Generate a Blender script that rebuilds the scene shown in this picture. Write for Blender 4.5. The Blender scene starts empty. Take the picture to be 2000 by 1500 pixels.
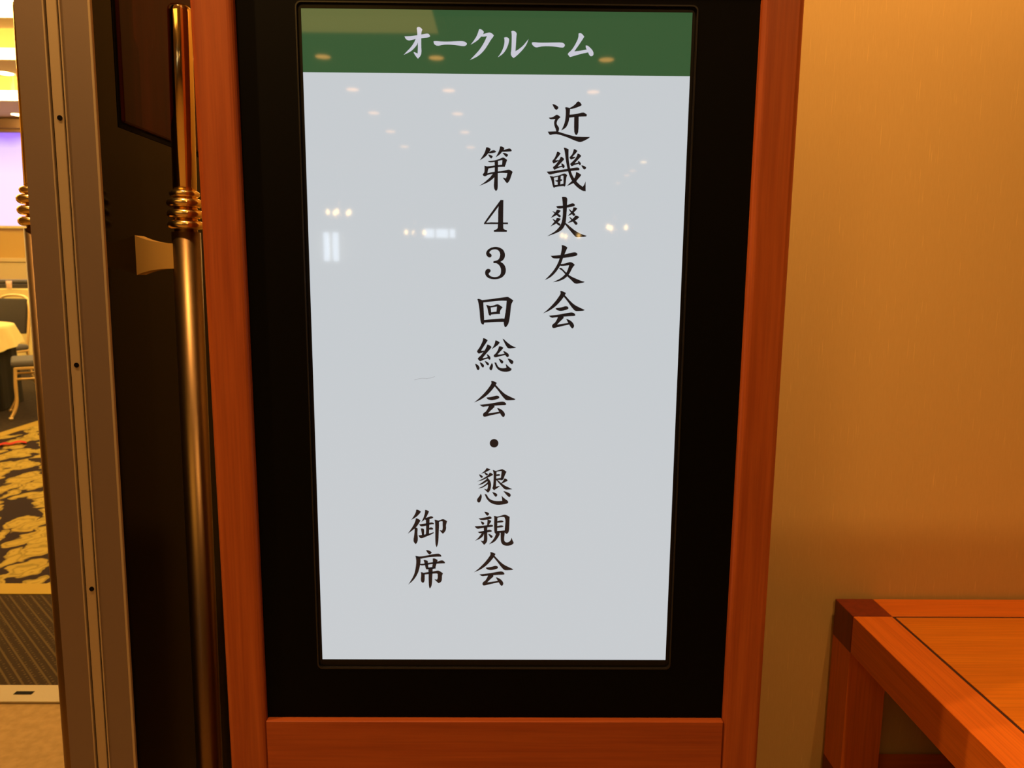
import bpy, bmesh, math, random
from mathutils import Vector, Matrix

random.seed(7)
scene = bpy.context.scene
col = scene.collection
PI = math.pi

# ------------------------------------------------------------------ camera
CAM = (0.0127, -1.0418, 1.22)
cam_d = bpy.data.cameras.new('camera')
cam_d.sensor_fit = 'HORIZONTAL'; cam_d.sensor_width = 36.0
cam_d.lens = 36.0 * 1430.03 / 2000.0
cam_d.clip_start = 0.02; cam_d.clip_end = 100
cam_d.dof.use_dof = True; cam_d.dof.focus_distance = 1.06; cam_d.dof.aperture_fstop = 9.0
cam = bpy.data.objects.new('camera', cam_d); col.objects.link(cam)
_r = Vector((0.999927, -0.009249, 0.007719)); _u = Vector((-0.006251, 0.149421, 0.988754)); _f = Vector((0.010298, 0.98873, -0.149352))
cam.matrix_world = Matrix(((_r.x, _u.x, -_f.x, CAM[0]), (_r.y, _u.y, -_f.y, CAM[1]), (_r.z, _u.z, -_f.z, CAM[2]), (0, 0, 0, 1)))
scene.camera = cam

# ------------------------------------------------------------------ world, exposure
world = bpy.data.worlds.new('world'); scene.world = world; world.use_nodes = True
world.node_tree.nodes['Background'].inputs[0].default_value = (1.0, 0.7, 0.4, 1)
world.node_tree.nodes['Background'].inputs[1].default_value = 0.0
scene.view_settings.view_transform = 'Standard'
scene.view_settings.look = 'None'
scene.view_settings.exposure = 0.0
scene.view_settings.gamma = 1.0
scene.view_settings.use_curve_mapping = False
WARM = (1.0, 0.56, 0.20)          # the lobby's incandescent downlights
HALL = (1.0, 0.68, 0.22)          # the banquet hall's cove lamps
SPOT_W = 82.0
COVE_L = 10.0
PANEL_L = 2.4

# ------------------------------------------------------------------ helpers
def srgb(r, g, b):
    f = lambda c: (c / 255.0) / 12.92 if c / 255.0 <= 0.04045 else (((c / 255.0) + 0.055) / 1.055) ** 2.4
    return (f(r), f(g), f(b), 1.0)

def mat(name, color, rough=0.5, metal=0.0, emit=None, emit_s=0.0, spec=0.5, bump=None):
    m = bpy.data.materials.new(name); m.use_nodes = True
    nt = m.node_tree; b = nt.nodes['Principled BSDF']
    b.inputs['Base Color'].default_value = color if len(color) == 4 else (*color, 1)
    b.inputs['Roughness'].default_value = rough
    b.inputs['Metallic'].default_value = metal
    b.inputs['Specular IOR Level'].default_value = spec
    if emit:
        b.inputs['Emission Color'].default_value = emit if len(emit) == 4 else (*emit, 1)
        b.inputs['Emission Strength'].default_value = emit_s
    # every surface carries a faint procedural grain of its own
    if bump is None: bump = (180.0, 0.03)
    if bump:
        tc = nt.nodes.new('ShaderNodeTexCoord'); n = nt.nodes.new('ShaderNodeTexNoise'); bp = nt.nodes.new('ShaderNodeBump')
        n.inputs['Scale'].default_value = bump[0]; n.inputs['Detail'].default_value = 2
        bp.inputs['Strength'].default_value = bump[1]; bp.inputs['Distance'].default_value = 0.002
        nt.links.new(tc.outputs['Object'], n.inputs['Vector']); nt.links.new(n.outputs['Fac'], bp.inputs['Height'])
        nt.links.new(bp.outputs['Normal'], b.inputs['Normal'])
    return m

def ramp(nt, stops, interp='LINEAR'):
    r = nt.nodes.new('ShaderNodeValToRGB'); r.color_ramp.interpolation = interp
    e = r.color_ramp.elements
    while len(e) < len(stops): e.new(0.5)
    for i, (p, c) in enumerate(stops):
        e[i].position = p; e[i].color = c if len(c) == 4 else (*c, 1)
    return r

def wood(name, c_dark, c_mid, c_light, axis, rough=0.38, scale=1.0, spec=0.35):
    """fine straight grain running along `axis`"""
    m = bpy.data.materials.new(name); m.use_nodes = True
    nt = m.node_tree; b = nt.nodes['Principled BSDF']
    tc = nt.nodes.new('ShaderNodeTexCoord'); mp = nt.nodes.new('ShaderNodeMapping')
    s = [42.0 * scale] * 3; s[axis] = 1.6 * scale
    mp.inputs['Scale'].default_value = s
    n = nt.nodes.new('ShaderNodeTexNoise'); n.inputs['Scale'].default_value = 1.0; n.inputs['Detail'].default_value = 5; n.inputs['Roughness'].default_value = 0.62
    n.inputs['Distortion'].default_value = 0.35
    r = ramp(nt, [(0.28, c_dark), (0.5, c_mid), (0.74, c_light)])
    s2 = [260.0] * 3; s2[axis] = 7.0
    mp2 = nt.nodes.new('ShaderNodeMapping'); mp2.inputs['Scale'].default_value = s2
    n2 = nt.nodes.new('ShaderNodeTexNoise'); n2.inputs['Scale'].default_value = 1.0; n2.inputs['Detail'].default_value = 2
    mx = nt.nodes.new('ShaderNodeMix'); mx.data_type = 'RGBA'; mx.blend_type = 'MULTIPLY'
    r2 = ramp(nt, [(0.35, (0.78, 0.76, 0.75)), (0.6, (1, 1, 1))])
    mx.inputs[0].default_value = 0.6
    L = nt.links.new
    L(tc.outputs['Object'], mp.inputs['Vector']); L(mp.outputs[0], n.inputs['Vector']); L(n.outputs['Fac'], r.inputs[0])
    L(tc.outputs['Object'], mp2.inputs['Vector']); L(mp2.outputs[0], n2.inputs['Vector']); L(n2.outputs['Fac'], r2.inputs[0])
    L(r.outputs[0], mx.inputs[6]); L(r2.outputs[0], mx.inputs[7]); L(mx.outputs[2], b.inputs['Base Color'])
    b.inputs['Roughness'].default_value = rough; b.inputs['Specular IOR Level'].default_value = spec
    return m

def obj(name, bm, m, parent=None, smooth=False, loc=None):
    me = bpy.data.meshes.new(name)
    bmesh.ops.recalc_face_normals(bm, faces=bm.faces[:])
    bm.to_mesh(me); bm.free()
    if smooth:
        for p in me.polygons: p.use_smooth = True
    me.materials.append(m)
    o = bpy.data.objects.new(name, me); col.objects.link(o)
    if loc: o.location = loc
    if parent: o.parent = parent
    return o

def empty(name, loc=(0, 0, 0), rot=(0, 0, 0)):
    o = bpy.data.objects.new(name, None); col.objects.link(o)
    o.location = loc; o.rotation_euler = rot; o.empty_display_size = 0.05
    return o

def tag(o, label, cat, group=None, kind=None):
    o['label'] = label
    if kind: o['kind'] = kind
    else: o['category'] = cat
    if group: o['group'] = group
    return o

def struct(o, label=None):
    o['kind'] = 'structure'
    if label: o['label'] = label
    return o

def box(bm, x0, x1, y0, y1, z0, z1, bevel=0.0, seg=2):
    vs = [bm.verts.new((x, y, z)) for z in (z0, z1) for y in (y0, y1) for x in (x0, x1)]
    fs = [(0, 1, 3, 2), (4, 6, 7, 5), (0, 4, 5, 1), (2, 3, 7, 6), (0, 2, 6, 4), (1, 5, 7, 3)]
    faces = [bm.faces.new([vs[i] for i in f]) for f in fs]
    if bevel > 0:
        es = list({e for f in faces for e in f.edges})
        bmesh.ops.bevel(bm, geom=es, offset=bevel, segments=seg, profile=0.5, affect='EDGES')
    return bm

def bx(x0, x1, y0, y1, z0, z1, bevel=0.0, seg=2):
    return box(bmesh.new(), x0, x1, y0, y1, z0, z1, bevel, seg)

def lathe(bm, prof, n=32, c=(0, 0, 0)):
    """profile [(r, z)...] turned about z"""
    rings = []
    for r, z in prof:
        if r < 1e-6: rings.append([bm.verts.new((c[0], c[1], c[2] + z))])
        else: rings.append([bm.verts.new((c[0] + r * math.cos(2 * PI * k / n), c[1] + r * math.sin(2 * PI * k / n), c[2] + z)) for k in range(n)])
    for a, b in zip(rings, rings[1:]):
        for k in range(n):
            k2 = (k + 1) % n
            if len(a) == 1 and len(b) == 1: continue
            if len(a) == 1: bm.faces.new([a[0], b[k], b[k2]])
            elif len(b) == 1: bm.faces.new([a[k2], a[k], b[0]])
            else: bm.faces.new([a[k], a[k2], b[k2], b[k]])
    return bm

def tube(bm, pts, r, n=12):
    """round tube through points, capped"""
    pts = [Vector(p) for p in pts]; rings = []
    up = Vector((0, 0, 1)); prev = None
    for i, p in enumerate(pts):
        d = (pts[min(i + 1, len(pts) - 1)] - pts[max(i - 1, 0)]).normalized()
        a = prev if prev is not None else (Vector((1, 0, 0)) if abs(d.z) > 0.8 else up)
        a = (a - d * a.dot(d)).normalized(); b = d.cross(a); prev = a
        rr = r[i] if isinstance(r, (list, tuple)) else r
        rings.append([bm.verts.new(p + a * (rr * math.cos(2 * PI * k / n)) + b * (rr * math.sin(2 * PI * k / n))) for k in range(n)])
    for A, B in zip(rings, rings[1:]):
        for k in range(n): bm.faces.new([A[k], A[(k + 1) % n], B[(k + 1) % n], B[k]])
    bm.faces.new(rings[0][::-1]); bm.faces.new(rings[-1])
    return bm

def smooth_pts(pts, sub=6):
    """Catmull-Rom through control points"""
    P = [Vector(p) for p in pts]; out = []
    for i in range(len(P) - 1):
        p0 = P[max(i - 1, 0)]; p1 = P[i]; p2 = P[i + 1]; p3 = P[min(i + 2, len(P) - 1)]
        for s in range(sub):
            t = s / sub
            out.append(0.5 * ((2 * p1) + (p2 - p0) * t + (2 * p0 - 5 * p1 + 4 * p2 - p3) * t * t + (3 * p1 - p0 - 3 * p2 + p3) * t ** 3))
    out.append(P[-1])
    return out

def prism(bm, pts, axis, a0, a1):
    """extrude a 2-D polygon along an axis ('y': pts are (x,z); 'x': (y,z); 'z': (x,y))"""
    def v(p, a):
        return {'y': (p[0], a, p[1]), 'x': (a, p[0], p[1]), 'z': (p[0], p[1], a)}[axis]
    A = [bm.verts.new(v(p, a0)) for p in pts]; B = [bm.verts.new(v(p, a1)) for p in pts]
    n = len(pts)
    for k in range(n): bm.faces.new([A[k], A[(k + 1) % n], B[(k + 1) % n], B[k]])
    bm.faces.new(A[::-1]); bm.faces.new(B)
    return bm

def copy_tree(o, parent=None):
    c = o.copy(); col.objects.link(c)
    if parent: c.parent = parent
    for ch in list(o.children): copy_tree(ch, c)
    return c

GLYPHS = [  # strokes of every character on the screen, outline points in 0.01 mm across / up from the panel centre-bottom
    ('近', [
        '7556,81075 7821,81055 8243,80828 8362,80705 8342,80527 8158,80369 7971,80412 7781,80655',
        '7094,79311 7430,79336 7754,79429 8123,79714 8356,79658 8664,79415 8595,79325 8365,79144 8207,78875 8143,78516 8334,78249 8516,77982 8484,77668 8394,77487 8160,77485 8084,77843 7914,78200 7838,78603 7879,78916 7992,79163 7666,79138 7270,79134',
        '6992,77474 8159,77530 8394,77487 9569,77139 10745,76857 11588,76820 12735,76831 12668,76718 11835,76259 11368,76156 10755,76340 9575,76824 8305,77194 7698,77166 7325,77059 7183,77161',
        '10975,81463 11208,81444 11541,81091 11498,80935 10713,80639 10019,80454 9876,80586 10337,80813 10704,81105',
        '9293,80647 9455,80715 9876,80608 9971,80498 9953,80231 9897,79516 9838,78980 9617,78306 9320,77945 8835,77671 9083,78122 9306,78706 9408,79512 9418,80225 9365,80537',
        '9847,79717 10452,79767 11102,79885 11658,80024 11938,80005 12270,79762 12228,79539 11156,79506 10458,79433 9854,79360',
        '10573,79545 11155,79551 11174,77558 11019,77175 10880,77084 10714,77217 10588,77643',
    ]),
    ('畿', [
        '8298,74826 8486,74828 8771,74627 8680,74467 8082,73713 8224,73692 8599,73741 8367,73534 7831,73279 7661,73573 7707,73665 7984,73962 8233,74531',
        '8803,74174 9015,74130 9278,73906 9210,73746 8425,72921 8473,72853 8988,72994 9085,72858 8569,72740 7962,72438 7769,72710 7815,72824 8094,73032 8508,73581 8736,73946',
        '8912,73289 9078,73268 9364,73020 9368,72815 9229,72678 9087,72745 8988,72994',
        '10591,75187 10779,75188 11065,74987 11021,74851 10424,74189 10706,74168 10894,74193 10709,74010 10219,73824 10026,74072 10095,74186 10371,74460 10550,74892',
        '11120,74603 11284,74604 11619,74336 11551,74222 10769,73374 10841,73307 11285,73447 11383,73289 10727,73124 10355,72938 10138,73187 10183,73301 10483,73553 10897,74011 11078,74376',
        '11188,73628 11329,73607 11569,73404 11597,73200 11505,73085 11362,73152 11287,73379',
        '11671,73041 11953,73044 12336,72797 12293,72614 12106,72521 11939,72634',
        '6930,72178 7636,72230 8575,72375 10125,72617 11064,72785 11348,72719 11422,72561 11378,72423 10461,72347 9050,72174 7876,71936 7360,71794 7122,71929',
        '9227,75377 9462,75357 9864,75180 9852,74591 9889,73866 9996,73231 10126,72594 10276,72140 10474,71685 10718,71298 11057,70866 11491,70458 11922,70186 12107,70371 12308,70900 12337,69615 11934,69658 11359,69997 10781,70497 10392,71044 10097,71636 9898,72182 9720,72864 9565,73591 9431,74497 9326,75084 9253,75242',
        '10960,72146 11125,72125 11459,71945 11675,71787 11561,71603 11192,71188 10963,70866 10308,70539 9722,70281 10256,70791 10534,71045 10810,71413 10944,71780',
        '7316,71588 7552,71567 7883,71502 7965,70839 8019,70381 8071,70129 7978,70014 7834,70150 7709,70608 7583,71110 7436,71452',
        '7836,71501 8588,71668 9056,71855 9337,71949 9526,71905 9742,71724 9651,71540 9587,71174 9550,70624 9485,70302 9416,70210 9273,70278 9260,70988 9248,71674 8964,71694 8496,71530 7885,71388',
        '8495,71599 8870,71693 8831,71213 8799,70388 8469,70339 8458,70981',
        '8080,71000 8504,71050 8879,71190 9069,71124 9047,71009 8601,70868 8319,70842',
        '7995,70404 8703,70456 9315,70576 9505,70532 9509,70280 8707,70250 8047,70129',
    ]),
    ('爽', [
        '8304,67505 8658,67577 9227,67605 9842,67680 10313,67892 10596,67964 10835,67873 10887,67666 10794,67573 10321,67476 9801,67379 9233,67282 8759,67231 8474,67275',
        '9087,68781 9347,68807 9680,68764 9825,68580 9789,67980 9778,67333 9734,66405 9689,65754 9628,65195 9422,64728 9143,64352 8719,64068 8246,63854 7534,63591 7131,63457 7533,63685 8100,64016 8616,64488 8988,65004 9169,65564 9251,66262 9261,67050 9222,67883 9140,68482',
        '9557,65148 9650,65265 9940,65058 10425,64643 11102,64135 11826,63767 12619,63539 12454,63435 11834,63392 11262,63341 11021,63456 10533,63990 10045,64546 9655,65009',
        '8383,67043 8667,67045 8931,66932 8815,66768 8535,66488 8300,66300 7569,65946 7872,66297 8199,66671 8338,66903',
        '7769,66852 7911,66830 8199,66671 8582,66488 8918,66305 8945,66143 8780,66049 8636,66141 8346,66393 8009,66669',
        '8401,65930 8687,65923 8950,65841 8834,65654 8554,65373 8319,65185 7563,64782 7937,65228 8217,65556 8380,65790',
        '7809,65785 7952,65763 8265,65580 8602,65327 8915,65120 8917,64980 8776,64885 8631,65001 8318,65231 8028,65531',
        '10703,67387 10987,67389 11228,67252 11089,67066 10856,66832 10578,66505 9918,66221 10291,66595 10569,66922 10660,67155',
        '10042,67196 10234,67082 10475,66875 10764,66692 10959,66462 10938,66322 10749,66251 10604,66389 10384,66689 10140,67011',
        '10963,66276 11249,66255 11537,66095 11351,65908 10976,65626 10693,65484 9912,65268 10311,65574 10592,65808 10872,66090',
        '10134,66083 10302,66038 10544,65831 10881,65625 11219,65395 11318,65209 11226,65069 11036,65044 10890,65206 10596,65576 10305,65853',
    ]),
    ('友', [
        '7674,60750 8321,60779 9038,60855 9754,60979 10612,61198 11042,61272 11332,61133 11384,60968 11291,60802 10480,60631 9428,60481 8758,60405 8183,60400 7894,60469',
        '9157,62221 9396,62223 9831,62015 9952,61899 9792,61544 9586,61025 9380,60504 9106,59698 8828,59128 8359,58460 7791,57885 7315,57596 6861,57378 7264,57762 7785,58313 8255,58933 8721,59790 8994,60642 9148,61398 9211,61916',
        '9012,59603 9539,59654 10159,59848 10398,59898 10688,59829 11030,59547 10960,59429 10749,59190 10518,58714 10239,58189 9768,57686 9196,57372 8621,57201 8021,57077 8522,57319 9095,57609 9711,58137 10038,58663 10263,59470 9735,59419 9160,59367 8919,59436',
        '8853,59080 9165,59083 9508,58753 9850,58424 10193,58117 10777,57789 11505,57485 12089,57251 12452,57182 12381,57086 11901,57011 11373,56902 11034,56981 10542,57478 10003,57949 9660,58327 9267,58752 8928,58939',
    ]),
    ('会', [
        '9078,55843 9344,55845 9831,55609 9832,55514 9716,55297 9599,55080 9127,54453 8557,53823 7936,53337 7408,53020 6686,52701 7261,53139 7976,53867 8545,54545 8969,55172 9156,55508',
        '9574,55104 9716,55297 10036,54940 10481,54463 11072,53938 11757,53582 12565,53226 12446,53129 11865,53076 11284,53063 11037,53263 10591,53790 10192,54365',
        '8452,53437 8950,53489 9432,53589 9866,53737 10157,53667 10282,53499 10212,53330 9731,53157 9200,53057 8811,53127 8567,53245',
        '7515,52369 8386,52448 9450,52624 10416,52825 10852,52852 11146,52709 11271,52493 11201,52371 10425,52341 9456,52262 8391,52158 7907,52072',
        '8873,52330 9552,52335 9629,52094 9463,51923 9033,51509 8700,51118 9475,51221 10299,51358 10448,51155 9867,51030 8996,50829 8222,50605 8026,50725 7998,50968 8116,51187 8404,51359 8687,51845',
        '9997,51903 10191,51880 10633,51665 10979,51329 11132,50990 11041,50698 10897,50600 10700,50720 10449,51131 10197,51565',
    ]),
    ('第', [
        '-1432,75324 -1174,75327 -822,75127 -915,74877 -1172,74558 -1546,74102 -2295,73619 -1921,74144 -1641,74599 -1501,75007',
        '-1032,74673 -705,74902 -330,74973 -72,74795 -165,74681 -703,74585 -1172,74558',
        '-1172,74377 -937,74357 -561,74179 -584,74020 -748,73883 -889,73972 -1077,74242',
        '464,75455 698,75479 1027,75279 981,75008 702,74756 469,74437 -139,74024 141,74480 326,74843 442,75206',
        '841,74916 1215,75078 1729,75218 1941,75152 2060,74927 1967,74836 1404,74808 702,74765',
        '796,74622 1171,74602 1548,74402 1526,74221 1339,74106 1150,74240',
        '-1216,73515 -794,73528 -137,73616 425,73825 847,74011 1082,73945 1435,73685 1320,73402 1205,72992 759,72988 802,73670 614,73668 51,73527 -511,73386 -1028,73381',
        '-1661,72898 -1496,72831 -1261,72788 -275,72933 242,72983 1181,73083 1136,72787 196,72756 -884,72609 -1166,72516 -1590,72649',
        '-1661,72898 -1308,72788 -1119,72539 -1213,72288 -1259,71923 -1305,71603 -1634,71463 -1893,71643 -1893,71734 -1659,72010 -1636,72512',
        '-1353,71853 -694,72019 152,72140 716,72191 1186,72286 1656,72404 1891,72338 2199,72113 2153,71976 2037,71678 1853,71083 1620,70714 1432,70598 1242,70825 862,71325 1287,71215 1426,71536 1494,71947 717,71986 153,71935 -506,71838 -1164,71718 -1634,71486',
        '-277,73569 145,73641 193,73347 153,71798 159,70656 153,69831 22,69600 -95,69553 -261,69735 -357,70101 -313,70880 -269,71566 -227,72706',
        '-506,71838 -223,71886 -245,71430 -597,71107 -973,70829 -1396,70596 -2386,70184 -1773,70570 -1303,70963 -833,71379',
    ]),
    ('4', [
        '268,67598 572,68316 951,68319 926,64541 1070,64309 1475,64219 1453,64008 -333,63994 -310,64227 47,64300 259,64582',
        '572,68316 645,68017 293,67460 -1383,65267 -1620,65032 -1715,65031 -1668,65264',
        '-1715,65031 -1526,65265 1611,65268 1612,65059',
    ]),
    ('3', [
        '-654,60707 -703,60896 -966,61058 -919,61318 -609,61532 -228,61605 155,61561 443,61328 588,60953 542,60575 400,60244 162,60053 -364,59931 -388,59813 -363,59695 20,59684 308,59535 549,59252 695,58875 698,58400 603,58067 317,57804 -163,57705 -644,57773 -933,57937 -1077,58149 -1030,58292 -838,58460 -767,58626 -863,58815 -1175,58884 -1439,58716 -1558,58383 -1485,58004 -1220,57697 -835,57510 -210,57433 414,57519 941,57785 1275,58215 1368,58690 1293,59164 1027,59587 594,59868 1023,60155 1212,60581 1209,61005 1015,61474 632,61753 105,61913 -277,61910 -849,61741 -1230,61456 -1397,61125 -1396,60890 -1228,60585 -941,60446 -702,60542',
    ]),
    ('回', [
        '-2625,54630 -2442,54679 -2104,54562 -1814,54396 -1789,53748 -1739,52881 -1689,51916 -1663,51239 -1784,51044 -2051,51163 -2173,51526 -2246,52154 -2295,52974 -2393,53695 -2514,54319',
        '-1959,54491 -1332,54568 -127,54720 838,54871 1561,54973 1754,54950 2433,54499 2362,54355 2147,53969 2057,53150 1967,52184 1828,51361 1588,50874 1323,50688 1200,50871 1100,51452 1241,52034 1428,53145 1516,54445 599,54462 -366,54359 -1862,54180',
        '-1737,51674 -841,51777 128,51857 1097,51936 1291,51792 1293,51454 130,51445 -840,51390 -1736,51335',
        '-1379,53823 -1137,53776 -799,53659 -724,53178 -674,52503 -794,52299 -988,52404 -1086,52790 -1184,53367',
        '-847,53658 -364,53734 70,53906 263,53931 505,53813 942,53503 798,53358 606,53091 535,52705 609,52585 270,52558 28,52605 99,52943 144,53618 -267,53566 -798,53466',
        '-747,52768 -70,52869 559,52898 560,52584 -69,52556 -746,52478',
    ]),
    ('総', [
        '-1805,49100 -1513,49053 -1172,48812 -1269,48640 -2094,47388 -2045,47291 -1655,47342 -1801,47096 -2435,46896 -2679,47164 -2630,47336 -2289,47778 -1950,48465 -1829,48807',
        '-1219,48201 -975,48154 -609,47863 -730,47667 -1313,47001 -1873,46311 -1848,46212 -1019,46415 -921,46243 -1555,46116 -2238,45792 -2556,46109 -2532,46257 -2142,46603 -1655,47244 -1315,47834',
        '-1313,46830 -1117,46757 -824,46489 -750,46220 -822,46047 -969,46046 -1091,46218 -1165,46512',
        '-2947,45418 -2776,45395 -2433,45126 -2311,44831 -2384,44584 -2530,44523 -2677,44631 -2824,45074',
        '-2287,45619 -2092,45596 -1749,45328 -1675,45131 -1748,44933 -1870,44908 -2042,45079',
        '-1579,45821 -1359,45773 -1041,45554 -967,45382 -1040,45234 -1162,45223 -1334,45404',
        '-53,48795 191,48748 533,48531 485,48384 146,48040 -583,47545 -293,47988 -124,48380',
        '968,49046 1114,48998 1506,48611 1996,48223 2437,47957 2876,47838 2731,47739 1854,47660 1658,47781 1362,48243',
        '463,47944 779,47946 1073,47777 976,47605 249,46791 640,46769 1322,46921 1421,46735 641,46573 -91,46347 -287,46518 -263,46714 4,46912 343,47454',
        '1051,47287 1222,47264 1712,46973 1885,46729 1837,46507 1692,46408 1495,46530 1323,46823',
        '-552,45557 -429,45336 -403,45090 -500,44695 -621,44506 -817,44569 -916,44840 -770,45137',
        '-185,45633 59,45610 207,45242 405,44947 797,44802 1286,44805 1555,44905 1429,45422 1577,45300 1872,45006 2266,44737 2219,44515 1877,44364 1387,44302 799,44382 308,44651 12,45093',
        '423,46178 692,46106 1035,45863 1085,45691 989,45518 842,45492 670,45688',
        '1693,46211 2060,46140 2477,45897 2528,45676 2407,45453 2261,45428 2039,45599',
    ]),
    ('会', [
        '-641,42947 -371,42949 121,42712 122,42616 0,42399 -122,42182 -611,41553 -1199,40923 -1838,40437 -2379,40119 -3118,39800 -2527,40239 -1790,40968 -1201,41646 -761,42274 -566,42612',
        '-147,42206 0,42399 321,42041 766,41562 1359,41035 2051,40678 2866,40320 2744,40223 2153,40171 1562,40158 1314,40359 868,40888 471,41464',
        '-1312,40536 -805,40588 -313,40687 130,40835 425,40764 549,40596 476,40427 -15,40254 -557,40154 -951,40225 -1198,40344',
        '-2280,39466 -1393,39545 -309,39721 676,39920 1119,39947 1416,39804 1541,39586 1468,39465 679,39436 -308,39357 -1392,39254 -1885,39168',
        '-900,39426 -209,39431 -134,39189 -306,39018 -749,38603 -1093,38212 -303,38314 536,38450 685,38247 93,38122 -796,37922 -1586,37698 -1784,37819 -1809,38062 -1686,38281 -1390,38453 -1095,38940',
        '237,38997 434,38974 880,38758 1227,38420 1378,38081 1281,37788 1133,37690 934,37811 685,38223 436,38658',
    ]),
    ('・', [
        '433,33792 402,33983 314,34156 178,34292 5,34380 -186,34411 -377,34380 -550,34292 -687,34156 -775,33983 -805,33792 -775,33601 -687,33428 -550,33291 -377,33203 -186,33173 5,33203 178,33291 314,33428 402,33601',
    ]),
    ('懇', [
        '-1270,30053 -720,29902 -820,29773 -1119,29617 -1419,29461 -2118,29174 -1669,29511 -1419,29770',
        '-1519,29460 -1068,29153 -1118,29024 -1318,28971 -1568,29254',
        '-2368,29095 -2118,29045 -1817,28788 -1867,28633 -2042,28581 -2218,28786',
        '-818,29361 -618,29336 -317,29080 -467,28950 -917,28741 -1416,28480 -1917,28220 -2643,28035 -2017,28322 -1517,28635 -1017,28999',
        '-1192,28637 -915,28380 -714,28070 -613,27657 -636,27242 -710,26827 -910,26463 -1060,26358 -1261,26539 -1639,26926 -1212,26799 -1087,27033 -1038,27551 -1115,28068 -1266,28430',
        '-1216,28430 -1065,28224 -1215,28068 -1515,27860 -1916,27625 -2542,27466 -1916,27858 -1516,28170',
        '-1065,27965 -964,27811 -1114,27603 -1514,27316 -1915,27081 -2517,26974 -1915,27236 -1414,27601',
        '-370,29775 -120,29699 181,29572 135,28592 116,27246 617,27378 643,27327 293,27040 -158,26736 -409,26984 -385,27088 -285,27348 -214,28332 -218,29364',
        '81,29623 480,29728 979,29911 1230,29809 1632,29528 1508,29270 1336,28856 1188,28339 838,28233 836,28595 956,29627 581,29625 81,29494',
        '133,29082 483,29161 734,29085 684,28956 334,28877 134,28901',
        '86,28462 586,28542 1136,28648 1089,28286 588,28284 87,28281',
        '1363,28495 1588,28470 1815,28238 1791,28135 1491,28004 991,27743 916,27820 1140,28080',
        '86,28333 438,28206 891,27768 1495,27357 1999,27126 2502,26895 2101,26851 1448,26838 1145,27148 590,27767',
        '-2114,26171 -1988,25938 -1988,25573 -2113,25156 -2263,24868 -2414,24831 -2590,24919 -2666,25205 -2566,25466 -2264,25832',
        '-1537,26122 -1260,26071 -1058,25630 -755,25319 -302,25112 353,25037 1057,25093 1029,25484 952,25874 1104,25692 1458,25381 1862,25097 1939,24888 1814,24705 1211,24571 456,24490 -199,24591 -804,24901 -1208,25369 -1410,25784',
        '-432,26413 -106,26363 247,26156 308,26001 248,25818 73,25713 -104,25895',
        '1199,26577 1501,26526 2105,26269 2283,26062 2259,25828 2109,25687 1908,25774',
    ]),
    ('親', [
        '-1581,23408 -1253,23383 -900,23201 -899,23018 -1101,22833 -1277,22911',
        '-2412,22381 -1907,22436 -1251,22570 -797,22729 -545,22599 -519,22416 -695,22310 -1301,22202 -1907,22147 -2210,22198',
        '-2108,21935 -1856,21884 -1603,21701 -1628,21517 -1804,21395 -1956,21541',
        '-1099,22229 -897,22177 -568,22021 -643,21810 -895,21493 -944,21230 -1172,21229 -1123,21703',
        '-2992,21168 -2310,21197 -1400,21307 -642,21416 -338,21364 -287,21206 -388,21127 -1146,21044 -2006,20909 -2588,20774 -2841,20958',
        '-2537,20299 -1904,20408 -1196,20569 -791,20650 -487,20520 -511,20361 -1144,20253 -1903,20117 -2309,20115',
        '-1652,21174 -1147,21176 -1169,20120 -1141,19062 -1241,18690 -1596,18317 -1749,18475 -2130,18978 -1749,18873 -1623,19060 -1625,20118',
        '-1904,20170 -1625,20118 -1751,19695 -2206,19269 -2941,18937 -2409,19427',
        '-1017,20015 -738,19937 -382,19701 -356,19542 -533,19382 -686,19487',
        '-167,22759 60,22760 339,22656 320,21183 300,20180 98,20046 -81,20231 -136,21444 -90,22444',
        '238,22655 767,22763 1321,22975 1624,22950 2157,22638 2133,22454 2115,21454 2071,20451 1896,20134 1719,20027 1490,20185 1437,20554 1556,21715 1553,22241 1374,22634 919,22659 264,22498',
        '266,21920 771,22080 1125,22055 1252,21924 1126,21818 267,21736',
        '270,21182 825,21333 1129,21302 1256,21160 1130,21070 271,20972',
        '273,20444 1513,20555 1515,20238 274,20153',
        '223,20285 629,20234 731,19996 530,19599 178,19067 -176,18721 -885,18399 -481,18799 -27,19437',
        '857,20235 1439,20237 1416,19973 1344,19284 1397,18860 1703,18649 2108,18757 2360,19023 2499,19422 2589,19024 2795,18654 2670,18441 2163,18199 1554,18181 1095,18408 889,18858 860,19600',
    ]),
    ('会', [
        '-687,17150 -422,17151 61,16913 61,16817 -59,16600 -178,16383 -658,15756 -1236,15127 -1863,14642 -2394,14326 -3119,14009 -2539,14446 -1815,15173 -1238,15850 -805,16477 -614,16814',
        '-203,16407 -59,16600 256,16241 693,15761 1275,15233 1954,14874 2755,14515 2635,14418 2054,14367 1474,14355 1231,14557 793,15087 404,15664',
        '-1346,14741 -848,14791 -366,14889 69,15036 359,14964 480,14796 409,14627 -74,14456 -605,14357 -992,14428 -1234,14548',
        '-2297,13673 -1426,13749 -362,13923 605,14120 1040,14146 1331,14002 1453,13784 1382,13663 607,13636 -361,13559 -1425,13459 -1909,13374',
        '-942,13630 -264,13632 -191,13391 -359,13220 -794,12806 -1132,12416 -357,12516 467,12651 613,12447 32,12323 -840,12126 -1616,11904 -1810,12025 -1835,12268 -1714,12487 -1423,12658 -1134,13145',
        '173,13198 367,13174 804,12958 1145,12619 1293,12279 1198,11987 1053,11889 858,12010 613,12423 369,12859',
    ]),
    ('御', [
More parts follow.
